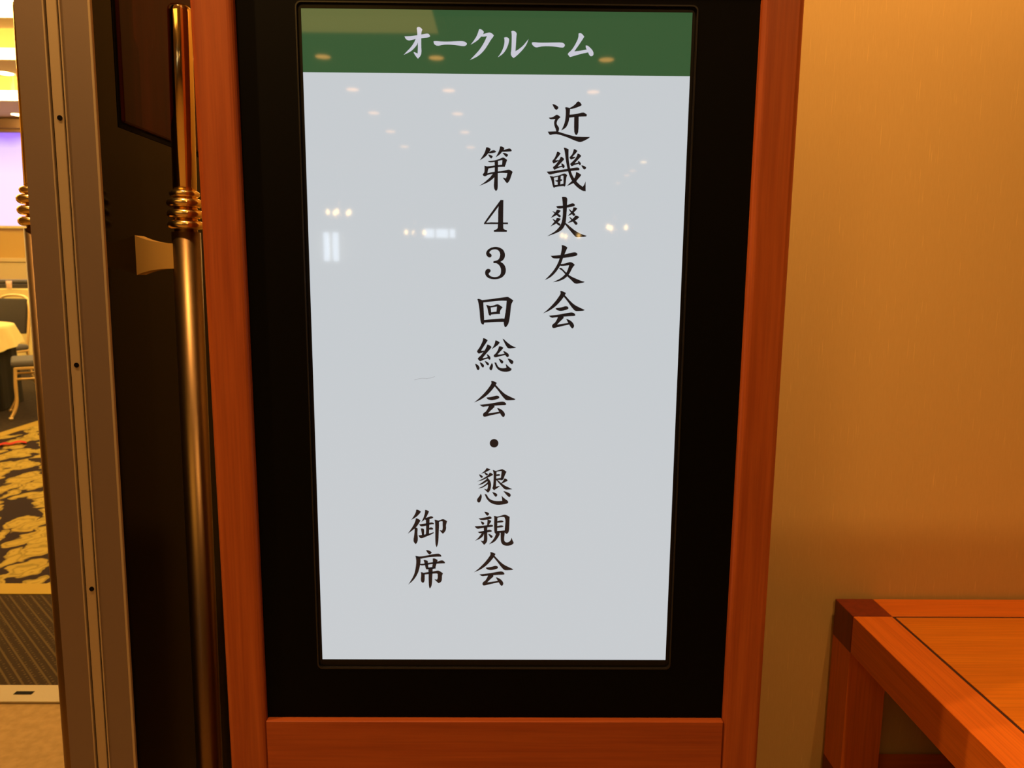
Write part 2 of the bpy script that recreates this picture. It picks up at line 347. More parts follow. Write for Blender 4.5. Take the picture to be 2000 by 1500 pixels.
        '-11626,23675 -11375,23676 -10950,23390 -11079,23180 -11639,22575 -12376,22126 -11991,22678 -11682,23256',
        '-11692,22365 -11441,22314 -11041,22053 -11195,21737 -11555,21156 -11964,20733 -12934,19980 -12419,20678 -12007,21365 -11747,21997',
        '-11911,20944 -11558,20893 -11458,20788 -11518,20049 -11451,19256 -11508,18726 -11765,18380 -12040,18697 -12086,19042 -11977,19677 -11892,20417',
        '-10319,23655 -10092,23630 -9767,23422 -9870,23160 -10179,22529 -10434,22161 -10892,21817 -10635,22265 -10427,22843 -10322,23315',
        '-10281,22398 -9826,22557 -9421,22716 -9145,22560 -9172,22429 -9576,22296 -10384,22135',
        '-11224,21421 -10744,21502 -9733,21665 -9329,21745 -9052,21615 -9028,21484 -9533,21455 -10242,21241 -10849,21107 -11050,21211',
        '-10231,22372 -9676,22374 -9736,21375 -9800,19845 -10257,19737 -10170,20846',
        '-10979,20790 -10650,20792 -10500,20634 -10534,19789 -10814,19682 -10883,20316',
        '-9791,20848 -9486,21008 -9185,20851 -9186,20666 -9793,20637',
        '-11344,19733 -10762,19788 -10255,19896 -9748,20004 -9114,20218 -9090,20112 -9496,19873 -10258,19552 -10919,19258 -11171,19416',
        '-8947,22141 -8720,22142 -8318,21960 -8297,21382 -8355,20327 -8400,19004 -8496,18314 -8677,17915 -8801,18260 -8846,19002 -8831,20852 -8849,21800',
        '-8469,21986 -8064,22119 -7761,22252 -7509,22200 -7107,21939 -7210,21597 -7287,21281 -7239,20859 -7368,20384 -7725,20013 -7976,20276 -8202,20539 -7823,20488 -7719,20857 -7741,21384 -7738,21910 -7965,21962 -8420,21812',
    ]),
    ('席', [
        '-10254,17430 -9924,17431 -9444,17167 -9430,17008 -9701,16783 -9929,16899',
        '-11837,16545 -11559,16493 -11204,16414 -10288,16551 -9270,16795 -8456,16905 -8202,16826 -7975,16587 -8002,16453 -8764,16450 -9782,16366 -10596,16230 -11080,16094 -11614,16145',
        '-11837,16545 -11559,16439 -11080,16148 -11113,15453 -11275,14595 -11487,13897 -11852,13196 -12319,12602 -12965,12033 -12574,12601 -12209,13249 -11945,13949 -11782,14808 -11695,15664 -11740,16198',
        '-11191,15292 -10707,15294 -10401,15375 -9280,15540 -8516,15650 -8057,15839 -7751,15840 -7448,15574 -7474,15413 -8263,15384 -9282,15299 -10302,15135 -10914,15052 -11192,15158',
        '-10625,15882 -10396,15910 -10016,15751 -9971,15136 -9925,14600 -10105,14412 -10282,14519 -10405,15027 -10501,15562',
        '-9250,16128 -9021,16156 -8539,15917 -8670,15462 -8879,14765 -8855,14578 -9289,14549 -9364,14710 -9230,15460',
        '-9975,14707 -9388,14790 -8854,14765 -8855,14604 -9289,14522 -9977,14493',
        '-9950,14707 -9287,14710 -9318,14066 -9377,13098 -9410,12289 -9517,11749 -9724,11423 -9850,11693 -9893,12557 -9881,13903',
        '-11053,13979 -10823,13953 -10494,13793 -10501,13094 -10531,12609 -10635,12393 -10789,12327 -10992,12472 -11065,12822 -10980,13630',
        '-10671,13873 -9905,14010 -9190,14093 -8526,14257 -8272,14177 -7764,13830 -7920,13480 -7924,12834 -8028,12510 -8388,12266 -8591,12427 -9047,12884 -8639,12804 -8509,13101 -8530,13747 -8734,13826 -9397,13770 -10316,13659 -10674,13631',
    ]),
    ('オ', [
        '-12421,89590 -11997,89594 -11551,89620 -10659,89735 -9989,89868 -9319,89980 -9097,89856 -8988,89626 -9190,89497 -9993,89405 -10887,89290 -11424,89158 -11871,89048 -12270,89254',
        '-10781,90658 -10602,90807 -10335,90768 -10027,90477 -10164,90161 -10192,89613 -10206,88347 -10169,87585 -10286,87160 -10648,86774 -10825,86942 -11221,87490 -11197,87617 -10685,87411 -10630,88343 -10682,89608 -10697,90239',
        '-10886,89353 -10618,89356 -10671,88680 -10988,88254 -11531,87741 -12026,87481 -12544,87243 -12113,87692 -11570,88206 -11115,88845',
    ]),
    ('ー', [
        '-8525,88998 -8167,89023 -7320,88969 -6426,88978 -5533,89030 -4639,89060 -4260,88958 -4059,88749 -4149,88537 -4507,88406 -5535,88565 -6428,88619 -7322,88588 -7993,88412 -8394,88577 -8526,88829',
    ]),
    ('ク', [
        '-2438,90579 -2259,90623 -1992,90478 -1790,90270 -1901,89953 -2169,89656 -2570,89229 -3017,88929 -3554,88628 -3151,89097 -2749,89692 -2527,90241',
        '-1991,89931 -1500,90084 -1099,90193 -786,90134 -450,89842 -561,89630 -872,89247 -1184,88737 -1674,88012 -2255,87413 -2838,87024 -3645,86676 -3107,87192 -2524,87792 -2033,88432 -1632,89113 -1365,89748 -1767,89660 -2214,89676',
    ]),
    ('ル', [
        '936,89562 1226,89628 1473,89546 1630,89358 1544,88892 1369,88383 1059,87829 658,87400 99,87055 478,87526 788,88123 964,88675 1006,89182',
        '1891,90372 2114,90459 2382,90377 2630,90127 2566,89747 2529,88903 2470,87843 2983,88145 3517,88574 3959,89087 4224,89427 3963,88748 3521,88151 2988,87594 2543,87207 2231,86991 1960,87201 1846,87497 1931,88050 1966,89319 1961,90036',
    ]),
    ('ー', [
        '4683,88974 4941,89025 5613,88959 6646,88970 7679,89005 8713,89016 9026,88873 9133,88679 8982,88433 8724,88381 7687,88517 6653,88555 5878,88498 5208,88344 4843,88585 4686,88779',
    ]),
    ('ム', [
        '10937,90184 11168,90250 11429,90116 11694,89803 11495,89484 10994,88747 10390,87909 11217,87991 12094,88171 12361,87831 11329,87625 9834,87192 9543,87508 9566,87655 10075,88101 10527,88791 10923,89624',
        '11927,88683 12186,88661 12555,88372 12874,88033 13012,87691 12941,87396 12633,87295 12421,87489 12202,87977 11933,88414',
    ]),
]
# ------------------------------------------------------------------ materials
M = {}
M['sign_v'] = wood('sign_wood_upright', (0.29, 0.053, 0.011), (0.38, 0.082, 0.016), (0.46, 0.110, 0.023), 2)
M['sign_h'] = wood('sign_wood_rail', (0.29, 0.050, 0.011), (0.38, 0.078, 0.016), (0.46, 0.105, 0.023), 0)
M['tbl_x'] = wood('table_wood_x', (0.64, 0.140, 0.010), (0.71, 0.168, 0.013), (0.77, 0.195, 0.016), 0, rough=0.42, scale=0.6)
M['tbl_y'] = wood('table_wood_y', (0.64, 0.140, 0.010), (0.71, 0.168, 0.013), (0.77, 0.195, 0.016), 1, rough=0.42, scale=0.6)
M['tbl_z'] = wood('table_wood_z', (0.64, 0.140, 0.010), (0.71, 0.168, 0.013), (0.77, 0.195, 0.016), 2, rough=0.42, scale=0.6)
M['tbl_top'] = wood('table_top_wood', (0.64, 0.180, 0.008), (0.71, 0.210, 0.010), (0.77, 0.240, 0.012), 0, rough=0.42, scale=0.6)
M['tbl_dark'] = wood('table_dark_wood', (0.15, 0.018, 0.006), (0.20, 0.026, 0.008), (0.24, 0.034, 0.010), 2, rough=0.4)
M['tbl_line'] = mat('table_groove', (0.04, 0.008, 0.004), 0.6)
M['black'] = mat('black_board', (0.0016, 0.0014, 0.0012), 0.6, spec=0.07, bump=(900, 0.02))
M['rim'] = mat('panel_edge_plastic', (0.006, 0.0055, 0.0055), 0.3, spec=0.18)
M['lcd_rim'] = mat('panel_rim_plastic', (0.016, 0.014, 0.014), 0.25, spec=0.35)
M['black_metal'] = mat('black_metal', (0.01, 0.01, 0.01), 0.4, metal=0.3)
M['brass'] = mat('polished_brass', (0.95, 0.70, 0.28), 0.10, metal=1.0, bump=(40, 0.015))
M['satin'] = mat('satin_bronze', (0.22, 0.138, 0.062), 0.36, metal=1.0, bump=(300, 0.03))
M['brass_ring'] = mat('brass_ring', (0.95, 0.70, 0.28), 0.24, metal=1.0, bump=(40, 0.01))
M['standoff'] = mat('satin_brass', (0.86, 0.54, 0.15), 0.50, metal=0.75, bump=(300, 0.02))
M['edge'] = mat('bronze_painted_edge', (0.215, 0.150, 0.110), 0.45, metal=0.4, bump=(700, 0.04))
M['strip'] = mat('seal_strip', (0.44, 0.33, 0.20), 0.42, metal=0.3, bump=(500, 0.02))
M['hole'] = mat('screw_hole', (0.004, 0.003, 0.003), 0.7, spec=0.05)
M['door_face'] = mat('dark_lacquered_door', (0.003, 0.002, 0.001), 0.10, spec=0.10, bump=(14, 0.004))
M['door_panel'] = wood('door_inset_wood', (0.020, 0.0030, 0.0015), (0.032, 0.0045, 0.002), (0.042, 0.006, 0.003), 2, rough=0.35, spec=0.06)
M['cream'] = mat('cream_paint', (0.66, 0.52, 0.30), 0.7)
M['hall_ceil'] = mat('hall_ceiling_paint', (0.74, 0.52, 0.24), 0.8)
M['ceil'] = mat('ceiling_paint', (0.50, 0.42, 0.30), 0.8)
M['hall_wall'] = mat('hall_wallpaper', (0.62, 0.42, 0.14), 0.7)
M['hall_dado'] = mat('hall_wainscot', (0.70, 0.58, 0.34), 0.6)
M['hall_trim'] = mat('hall_moulding', (0.34, 0.22, 0.12), 0.5)
M['gold_frame'] = mat('gold_chair_frame', (0.80, 0.62, 0.34), 0.35, metal=0.6)
M['seat'] = mat('blue_grey_upholstery', (0.12, 0.12, 0.15), 0.9, bump=(500, 0.2))
M['back_pad'] = mat('dark_upholstery', (0.050, 0.048, 0.060), 0.9, bump=(500, 0.2))
M['cloth'] = mat('cream_tablecloth', (0.80, 0.70, 0.36), 0.9, bump=(240, 0.1))
M['skirt'] = mat('black_table_skirt', (0.006, 0.005, 0.005), 0.9)
M['table_ply'] = mat('plywood', (0.4, 0.28, 0.15), 0.7)
M['red'] = mat('red_cloth', (0.72, 0.035, 0.02), 0.7)
M['glass'] = mat('tumbler_glass', (0.55, 0.38, 0.36), 0.08, spec=0.8)
M['tray'] = mat('black_tray', (0.03, 0.03, 0.045), 0.3)
M['stone'] = mat('threshold_stone', (0.25, 0.18, 0.078), 0.4, bump=(60, 0.03))
M['lens'] = mat('downlight_lens', (0.8, 0.7, 0.5), 0.4, emit=(1.0, 0.44, 0.10), emit_s=11.5, bump=False)
M['trim_ring'] = mat('downlight_ring', (0.6, 0.5, 0.35), 0.4, metal=0.5)
M['lumi'] = mat('luminous_ceiling', (0.8, 0.7, 0.5), 0.6, emit=(1.0, 0.55, 0.12), emit_s=PANEL_L, bump=False)
M['cove'] = mat('cove_lamp', (0.9, 0.8, 0.6), 0.6, emit=HALL, emit_s=COVE_L, bump=False)
M['bulb'] = mat('chandelier_bulb', (1, 0.9, 0.7), 0.4, emit=(1.0, 0.62, 0.22), emit_s=28.0, bump=False)
M['daylight'] = mat('daylit_pane', (0.8, 0.85, 0.9), 0.3, emit=(0.75, 0.86, 1.0), emit_s=8.0, bump=False)

def fabric_floor():
    """overlapping gold leaves with olive veins on a near-black ground"""
    m = bpy.data.materials.new('leaf_carpet'); m.use_nodes = True
    nt = m.node_tree; b = nt.nodes['Principled BSDF']; L = nt.links.new
    tc = nt.nodes.new('ShaderNodeTexCoord')
    n0 = nt.nodes.new('ShaderNodeTexNoise'); n0.inputs['Scale'].default_value = 8.0; n0.inputs['Detail'].default_value = 2.0
    add = nt.nodes.new('ShaderNodeMix'); add.data_type = 'RGBA'; add.blend_type = 'LINEAR_LIGHT'; add.inputs[0].default_value = 0.09
    L(tc.outputs['Object'], n0.inputs['Vector']); L(tc.outputs['Object'], add.inputs[6]); L(n0.outputs['Color'], add.inputs[7])
    def leaves(rot, sc, lim):
        mp = nt.nodes.new('ShaderNodeMapping'); mp.inputs['Rotation'].default_value = (0, 0, rot); mp.inputs['Scale'].default_value = sc
        v = nt.nodes.new('ShaderNodeTexVoronoi'); v.inputs['Scale'].default_value = 1.0; v.voronoi_dimensions = '2D'
        r = ramp(nt, [(lim, (1, 1, 1)), (lim + 0.05, (0, 0, 0))])
        L(add.outputs[2], mp.inputs[0]); L(mp.outputs[0], v.inputs['Vector']); L(v.outputs['Distance'], r.inputs[0])
        return v, r
    v1, r1 = leaves(0.5, (7.6, 4.0, 1), 0.37)
    v2, r2 = leaves(-0.9, (8.4, 4.4, 1), 0.28)
    mx = nt.nodes.new('ShaderNodeMix'); mx.data_type = 'RGBA'; mx.blend_type = 'LIGHTEN'; mx.inputs[0].default_value = 1.0
    L(r1.outputs[0], mx.inputs[6]); L(r2.outputs[0], mx.inputs[7])
    mn = nt.nodes.new('ShaderNodeMath'); mn.operation = 'MINIMUM'; L(v1.outputs['Distance'], mn.inputs[0]); L(v2.outputs['Distance'], mn.inputs[1])
    rg = ramp(nt, [(0.0, (0.23, 0.165, 0.035)), (0.08, (0.35, 0.26, 0.062)), (0.19, (0.33, 0.245, 0.058)), (0.25, (0.20, 0.15, 0.035)), (0.31, (0.32, 0.235, 0.055))])
    fin = nt.nodes.new('ShaderNodeMix'); fin.data_type = 'RGBA'; fin.inputs[6].default_value = (0.022, 0.013, 0.016, 1)
    L(mn.outputs[0], rg.inputs[0]); L(mx.outputs[2], fin.inputs[0]); L(rg.outputs[0], fin.inputs[7]); L(fin.outputs[2], b.inputs['Base Color'])
    b.inputs['Roughness'].default_value = 0.95; b.inputs['Specular IOR Level'].default_value = 0.1
    return m
M['leaf'] = fabric_floor()
M['gold_border'] = mat('carpet_gold_border', (0.33, 0.225, 0.03), 0.95, bump=(400, 0.2))

def ribbed():
    """dark entrance matting with diagonal tan ribs and pin dots"""
    m = bpy.data.materials.new('ribbed_mat'); m.use_nodes = True
    nt = m.node_tree; b = nt.nodes['Principled BSDF']; L = nt.links.new
    tc = nt.nodes.new('ShaderNodeTexCoord'); mp = nt.nodes.new('ShaderNodeMapping'); mp.inputs['Rotation'].default_value = (0, 0, -PI / 4)
    w = nt.nodes.new('ShaderNodeTexWave'); w.bands_direction = 'X'; w.inputs['Scale'].default_value = 11.0
    r = ramp(nt, [(0.84, (0, 0, 0)), (0.97, (1, 1, 1))])
    v = nt.nodes.new('ShaderNodeTexVoronoi'); v.inputs['Scale'].default_value = 60; v.inputs['Randomness'].default_value = 0.2
    r2 = ramp(nt, [(0.12, (1, 1, 1)), (0.3, (0, 0, 0))])
    mx = nt.nodes.new('ShaderNodeMix'); mx.data_type = 'RGBA'
    mx.inputs[6].default_value = (0.030, 0.018, 0.010, 1); mx.inputs[7].default_value = (0.075, 0.050, 0.022, 1)
    mx2 = nt.nodes.new('ShaderNodeMix'); mx2.data_type = 'RGBA'; mx2.inputs[7].default_value = (0.080, 0.052, 0.022, 1)
    L(tc.outputs['Object'], mp.inputs[0]); L(mp.outputs[0], w.inputs['Vector']); L(mp.outputs[0], v.inputs['Vector'])
    L(w.outputs['Fac'], r.inputs[0]); L(v.outputs['Distance'], r2.inputs[0])
    L(r2.outputs[0], mx.inputs[0]); L(mx.outputs[2], mx2.inputs[6]); L(r.outputs[0], mx2.inputs[0]); L(mx2.outputs[2], b.inputs['Base Color'])
    b.inputs['Roughness'].default_value = 0.95; b.inputs['Specular IOR Level'].default_value = 0.1
    return m
M['rib'] = ribbed()

def noise_floor(name, c0, c1, scale, rough=0.95):
    m = bpy.data.materials.new(name); m.use_nodes = True
    nt = m.node_tree; b = nt.nodes['Principled BSDF']; L = nt.links.new
    tc = nt.nodes.new('ShaderNodeTexCoord'); n = nt.nodes.new('ShaderNodeTexNoise'); n.inputs['Scale'].default_value = scale; n.inputs['Detail'].default_value = 5
    r = ramp(nt, [(0.35, c0), (0.65, c1)])
    L(tc.outputs['Object'], n.inputs['Vector']); L(n.outputs['Fac'], r.inputs[0]); L(r.outputs[0], b.inputs['Base Color'])
    b.inputs['Roughness'].default_value = rough; b.inputs['Specular IOR Level'].default_value = 0.15
    return m
M['lobby_floor'] = noise_floor('lobby_carpet', (0.26, 0.165, 0.070), (0.32, 0.205, 0.090), 40)
M['hall_floor'] = noise_floor('dark_hall_carpet', (0.022, 0.016, 0.013), (0.040, 0.028, 0.022), 30)

def wallpaper():
    """ochre wall covering with sparse short vertical slub threads"""
    m = bpy.data.materials.new('slub_wallpaper'); m.use_nodes = True
    nt = m.node_tree; b = nt.nodes['Principled BSDF']; L = nt.links.new
    tc = nt.nodes.new('ShaderNodeTexCoord')
    mp = nt.nodes.new('ShaderNodeMapping'); mp.inputs['Scale'].default_value = (430, 430, 11)
    n = nt.nodes.new('ShaderNodeTexNoise'); n.inputs['Scale'].default_value = 1.0; n.inputs['Detail'].default_value = 1.5
    r = ramp(nt, [(0.665, (0, 0, 0)), (0.725, (0.75, 0.75, 0.75))])
    mp2 = nt.nodes.new('ShaderNodeMapping'); mp2.inputs['Scale'].default_value = (500, 500, 60)
    n2 = nt.nodes.new('ShaderNodeTexNoise'); n2.inputs['Scale'].default_value = 1.0; n2.inputs['Detail'].default_value = 2
    rb = ramp(nt, [(0.3, (0.60, 0.378, 0.122)), (0.7, (0.62, 0.394, 0.130))])
    mx = nt.nodes.new('ShaderNodeMix'); mx.data_type = 'RGBA'; mx.inputs[7].default_value = (0.76, 0.50, 0.16, 1)
    bp = nt.nodes.new('ShaderNodeBump'); bp.inputs['Strength'].default_value = 0.12; bp.inputs['Distance'].default_value = 0.001
    L(tc.outputs['Object'], mp.inputs[0]); L(mp.outputs[0], n.inputs['Vector']); L(n.outputs['Fac'], r.inputs[0])
    L(tc.outputs['Object'], mp2.inputs[0]); L(mp2.outputs[0], n2.inputs['Vector']); L(n2.outputs['Fac'], rb.inputs[0])
    L(rb.outputs[0], mx.inputs[6]); L(r.outputs[0], mx.inputs[0]); L(mx.outputs[2], b.inputs['Base Color'])
    L(n2.outputs['Fac'], bp.inputs['Height']); L(bp.outputs[0], b.inputs['Normal'])
    b.inputs['Roughness'].default_value = 0.75; b.inputs['Specular IOR Level'].default_value = 0.25
    return m
M['wallpaper'] = wallpaper()

# ------------------------------------------------------------------ the setting: lobby
WY = 0.565            # face of the papered wall
TH0, TH1 = 0.892, 0.98   # threshold
CEIL = 2.7
JR, JL = -0.455, -2.55   # doorway reveal
struct(obj('floor', bx(-5, 5, -14, TH0, -0.06, 0), M['lobby_floor']))
struct(obj('ceiling', bx(-5, 5, -14, WY, CEIL + 0.008, CEIL + 0.15), M['ceil']))
struct(obj('wall_right', bx(JR, 5, WY, TH1, 0, CEIL + 0.008), M['wallpaper']))
struct(obj('wall_left', bx(-5, JL, WY, TH1, 0, CEIL + 0.008), M['wallpaper']))
struct(obj('wall_lintel', bx(JL, JR, WY, TH1, 2.35, CEIL + 0.008), M['wallpaper']))
struct(obj('wall_side_left', bx(-5.1, -5, -14, WY, 0, CEIL + 0.008), M['cream']))
struct(obj('wall_side_right', bx(5, 5.1, -14, WY, 0, CEIL + 0.008), M['cream']))
struct(obj('wall_rear', bx(-5.1, 5.1, -14.1, -14, 0, CEIL + 0.15), M['cream']))

# ------------------------------------------------------------------ the setting: banquet hall
HX0, HX1, HY1, HZ = -13.0, 4.0, 13.3, 4.0
thr = struct(obj('trim_1', bx(JL, JR, TH0, TH1, -0.05, 0.006, 0.002, 1), M['stone']))
slot = obj('strike_slot', bx(-1.401, -1.349, 0.929, 0.945, 0.004, 0.0068), M['hole'], thr)
struct(obj('floor_hall', bx(HX0, HX1, TH1, HY1, -0.06, 0), M['hall_floor']))
struct(obj('floor_entrance_mat', bx(JL - 1.5, HX1, TH1, 1.597, 0.0, 0.004), M['rib']))
fc = struct(obj('floor_leaf_carpet', bx(-3.70, HX1, 1.597, HY1, 0.0, 0.005), M['leaf']))
obj('border', bx(-3.76, HX1, 1.597, 1.69, 0.0, 0.0065), M['gold_border'], fc)
obj('border', bx(-3.78, -3.68, 1.597, HY1, 0.0, 0.0068), M['gold_border'], fc)
struct(obj('ceiling_hall', bx(HX0, HX1, TH1, HY1, HZ + 0.35, HZ + 0.45), M['cream']))
struct(obj('wall_hall_far', bx(HX0, HX1, HY1, HY1 + 0.1, 0, HZ + 0.45), M['hall_wall']))
struct(obj('wall_hall_left', bx(HX0 - 0.1, HX0, TH1, HY1 + 0.1, 0, HZ + 0.45), M['hall_wall']))
struct(obj('wall_hall_right', bx(HX1, HX1 + 0.1, TH1, HY1 + 0.1, 0, HZ + 0.45), M['hall_wall']))
struct(obj('wall_hall_near', bx(HX0, JL, TH1, TH1 + 0.1, 0, HZ + 0.45), M['hall_wall']))
struct(obj('wall_hall_near_right', bx(JR, HX1, TH1, TH1 + 0.1, 0, HZ + 0.45), M['hall_wall']))
struct(obj('wall_hall_lintel', bx(JL, JR, TH1, TH1 + 0.1, 2.35, HZ + 0.45), M['hall_wall']))
struct(obj('wall_wainscot', bx(HX0, HX1, HY1 - 0.03, HY1, 0, 1.36), M['hall_dado']))
struct(obj('trim_2', bx(HX0, HX1, HY1 - 0.06, HY1, 1.36, 1.44, 0.012), M['hall_dado']))
struct(obj('trim_3', bx(HX0, HX1, HY1 - 0.16, HY1, 3.80, 3.98, 0.02), M['hall_trim']))
# ceiling beams between the light coves
beams = [(0.98, 2.2), (2.75, 4.0), (4.6, 6.4), (7.4, 8.1), (8.95, 10.25), (11.2, 13.3)]
for k, (a, b_) in enumerate(beams):
    struct(obj('ceiling_beam', bx(HX0, HX1, a, b_, HZ, HZ + 0.35, 0.03), M['hall_ceil']))
coves = [(2.25, 2.70), (4.05, 4.50), (6.62, 7.14), (8.34, 8.69), (10.49, 10.95)]  # first two strips are unseen extras, added to light the hall
names = ['added out of view nearest the doorway', 'added out of view second from the doorway', 'third from the doorway', 'fourth from the doorway', 'farthest, next to the projection screen']
for (a, b_), nm in zip(coves, names):
    t = empty('cove_light', (-4.5, (a + b_) / 2, HZ - 0.16))
    tag(t, 'long glowing ceiling cove light in the hall, ' + nm, 'light', 'hall cove lights')
    w = (b_ - a) / 2
    obj('diffuser', bx(-7.5, 7.5, -w + 0.03, w - 0.03, -0.03, 0.03, 0.01), M['cove'], t)
    for x in (-6.0, -3.0, 0.0, 3.0, 6.0): obj('hanger', bx(x - 0.02, x + 0.02, -0.02, 0.02, 0.03, 0.51), M['hall_dado'], t)

# ------------------------------------------------------------------ downlights
def downlight(x, y, z, label, group, watts, lens=None, r=0.053):
    t = empty('downlight', (x, y, z))
    tag(t, label, 'downlight', group)
    b = bmesh.new(); lathe(b, [(r * 0.98, 0.001), (r * 1.0, -0.005), (r * 1.2, -0.003), (r * 1.22, 0.001)], 28)
    obj('trim_ring', b, M['trim_ring'], t, True)
    b = bmesh.new(); lathe(b, [(0, -0.010), (r * 0.6, -0.009), (r * 0.96, -0.005), (r * 0.97, 0.001), (0, 0.001)], 28)
    obj('lens', b, lens or M['lens'], t, True)
    if watts:
        ld = bpy.data.lights.new('downlight_lamp', 'SPOT'); ld.energy = watts; ld.color = WARM
        ld.spot_size = math.radians(142); ld.spot_blend = 0.55; ld.shadow_soft_size = 0.018
        lo = bpy.data.objects.new('downlight_lamp', ld); col.objects.link(lo)
        lo.parent = t; lo.location = (0, 0, -0.03)
    return t

colnames = {-1.25: 'over the doorway side', -0.46: 'over the aisle', 0.73: 'over the table side'}
LZ = CEIL + 0.008
rows = [(-0.35, 'row right above the sign'), (-1.62, 'second row from the wall'), (-4.36, 'third row from the wall'), (-5.28, 'fourth row from the wall'),
        (-6.17, 'fifth row from the wall'), (-7.08, 'sixth row from the wall'), (-8.02, 'seventh row from the wall')]
for ri, (y, rn) in enumerate(rows):
    for x in (-1.25, -0.46, 0.73):
        if ri >= 4 and x > 0.5: continue
        if ri == 1 and x < 0: continue
        downlight(0.92 if (ri == 0 and x > 0) else x + ((-4.36 - y) * 0.019 - 0.018 if ri > 1 else 0.0), 0.10 if (ri == 0 and x > 0) else y, LZ - 0.0, 'round ceiling downlight ' + colnames[x] + ', ' + rn, 'lobby ceiling downlights', (SPOT_W * (1.0 if x > 0 else (0.8 if x > -1 else 1.1))) if ri < 1 else (50.0 if ri < 2 else (22.0 if ri < 3 else 8.0)))
for k, y in enumerate((-9.05, -9.9, -10.4, -11.35)):
    downlight(1.85, y, LZ, 'small ceiling downlight in the line deep in the lobby, number %s from the sign' % ('one', 'two', 'three', 'four')[k], 'far lobby downlights', 0, M['bulb'] if k == 0 else None, r=0.045)
downlight(-7.17, 10.06, HZ, 'small bright downlight in the hall ceiling between two coves', 'hall downlights', 0, M['bulb'], 0.11)
downlight(-8.85, 12.9, HZ, 'small bright downlight in the hall ceiling close to the projection screen', 'hall downlights', 0, M['bulb'], 0.10)

# luminous ceiling panel over the lobby: reflected in the top left of the display
lp = empty('luminous_panel', (-1.25, -2.75, CEIL - 0.012))
tag(lp, 'square glowing yellow ceiling light mirrored in the top corner of the display', 'light')
obj('diffuser', bx(-0.84, 0.84, -1.04, 1.04, 0.004, 0.020, 0.003), M['lumi'], lp)
fb = bmesh.new()
for a in ((-0.90, 0.90, -1.10, -1.04), (-0.90, 0.90, 1.04, 1.10), (-0.90, -0.84, -1.04, 1.04), (0.84, 0.90, -1.04, 1.04)):
    box(fb, a[0], a[1], a[2], a[3], -0.004, 0.03)
obj('frame', fb, M['ceil'], lp)

# things behind the photographer that the display glass mirrors
def sconce(x, z, h, w, label):
    t = empty('wall_lamp', (x, -13.99, z)); tag(t, label, 'wall lamp', 'tall lamps on the rear lobby wall')
    obj('back_plate', bx(-w, w, -0.01, 0.02, -0.1, h + 0.1, 0.01), M['trim_ring'], t)
    for s in (-1, 1):
        b = bmesh.new(); tube(b, [(s * w * 0.55, 0.07, 0), (s * w * 0.55, 0.07, h)], 0.055, 14)
        obj('tube', b, M['daylight'], t, True)
sconce(-3.48, 1.44, 0.56, 0.17, 'pair of upright white tube lamps mirrored at the left of the display')
win = struct(empty('window_1', (-1.30, -13.995, 1.90)))
for k, (a, b_) in enumerate(((-0.31, -0.12), (-0.08, 0.16), (0.19, 0.30))):
    obj('pane', bx(a, b_, 0.0, 0.012, 0.02, 0.19), M['daylight'], win)
fb = bmesh.new()
box(fb, -0.36, 0.36, -0.004, 0.03, -0.03, 0.015); box(fb, -0.36, 0.36, -0.004, 0.03, 0.195, 0.24)
for a in (-0.36, -0.115, 0.165, 0.305): box(fb, a, a + 0.03 if a > -0.3 else a + 0.045, -0.004, 0.03, 0.015, 0.195)
obj('frame', fb, M['hall_trim'], win)
def chandelier(x, y, z, bulbs, label):
    t = empty('chandelier', (x, y, z)); tag(t, label, 'chandelier', 'small chandeliers in the lobby')
    b = bmesh.new(); tube(b, [(0, 0, CEIL + 0.008 - z), (0, 0, 0.02)], 0.008, 8); obj('rod', b, M['brass'], t, True)
    b = bmesh.new(); lathe(b, [(0, -0.06), (0.025, -0.04), (0.035, 0.0), (0.02, 0.04), (0, 0.05)], 14); obj('hub', b, M['brass'], t, True)
    for k in range(bulbs):
        a = 2 * PI * k / bulbs + 0.3
        c, s = math.cos(a) * 0.16, math.sin(a) * 0.16
        b = bmesh.new(); tube(b, smooth_pts([(0, 0, -0.01), (c * 0.6, s * 0.6, -0.05), (c, s, 0.0)], 4), 0.007, 8); ar = obj('arm', b, M['brass'], t, True)
        b = bmesh.new(); lathe(b, [(0, 0.0), (0.022, 0.012), (0.026, 0.04), (0.012, 0.07), (0, 0.08)], 10, (c, s, 0.0)); obj('bulb', b, M['bulb'], ar, True)
chandelier(-2.34, -9.6, 2.02, 5, 'small gilt chandelier mirrored at the left side of the display')
chandelier(-1.40, -10.6, 1.80, 3, 'small gilt chandelier mirrored beside the bright window')
chandelier(1.02, -10.8, 1.78, 3, 'small gilt chandelier mirrored over the printed characters')
chandelier(1.62, -9.9, 1.86, 3, 'small gilt chandelier mirrored at the right side of the display')

# ------------------------------------------------------------------ digital sign
ZB, PW, PH = 0.6373, 0.5230, 0.9298
SX0, SX1 = -0.4042, 0.4072       # outer sides
IX0, IX1 = -0.3472, 0.3512       # inner sides of the wooden frame
RAIL_T = 0.5440                  # top edge of the lower rail
ST = 1.71                        # top of the sign
FY = -0.016                      # front of the wood
sign = empty('digital_sign', (0, 0, 0))
tag(sign, 'tall freestanding digital sign in a reddish wooden frame, its lit screen lettered in black', 'sign')
obj('frame_stile', bx(SX0, IX0, FY, 0.085, 0.04, ST, 0.008, 4), M['sign_v'], sign)
obj('frame_stile', bx(IX1, SX1, FY, 0.085, 0.04, ST, 0.008, 4), M['sign_v'], sign)
obj('lower_rail', bx(IX0 + 0.0006, IX1 - 0.0006, FY + 0.001, 0.085, 0.06, RAIL_T, 0.0012, 2), M['sign_h'], sign)
obj('upper_rail', bx(IX0 + 0.0006, IX1 - 0.0006, FY + 0.001, 0.085, 1.614, ST, 0.0012, 2), M['sign_h'], sign)
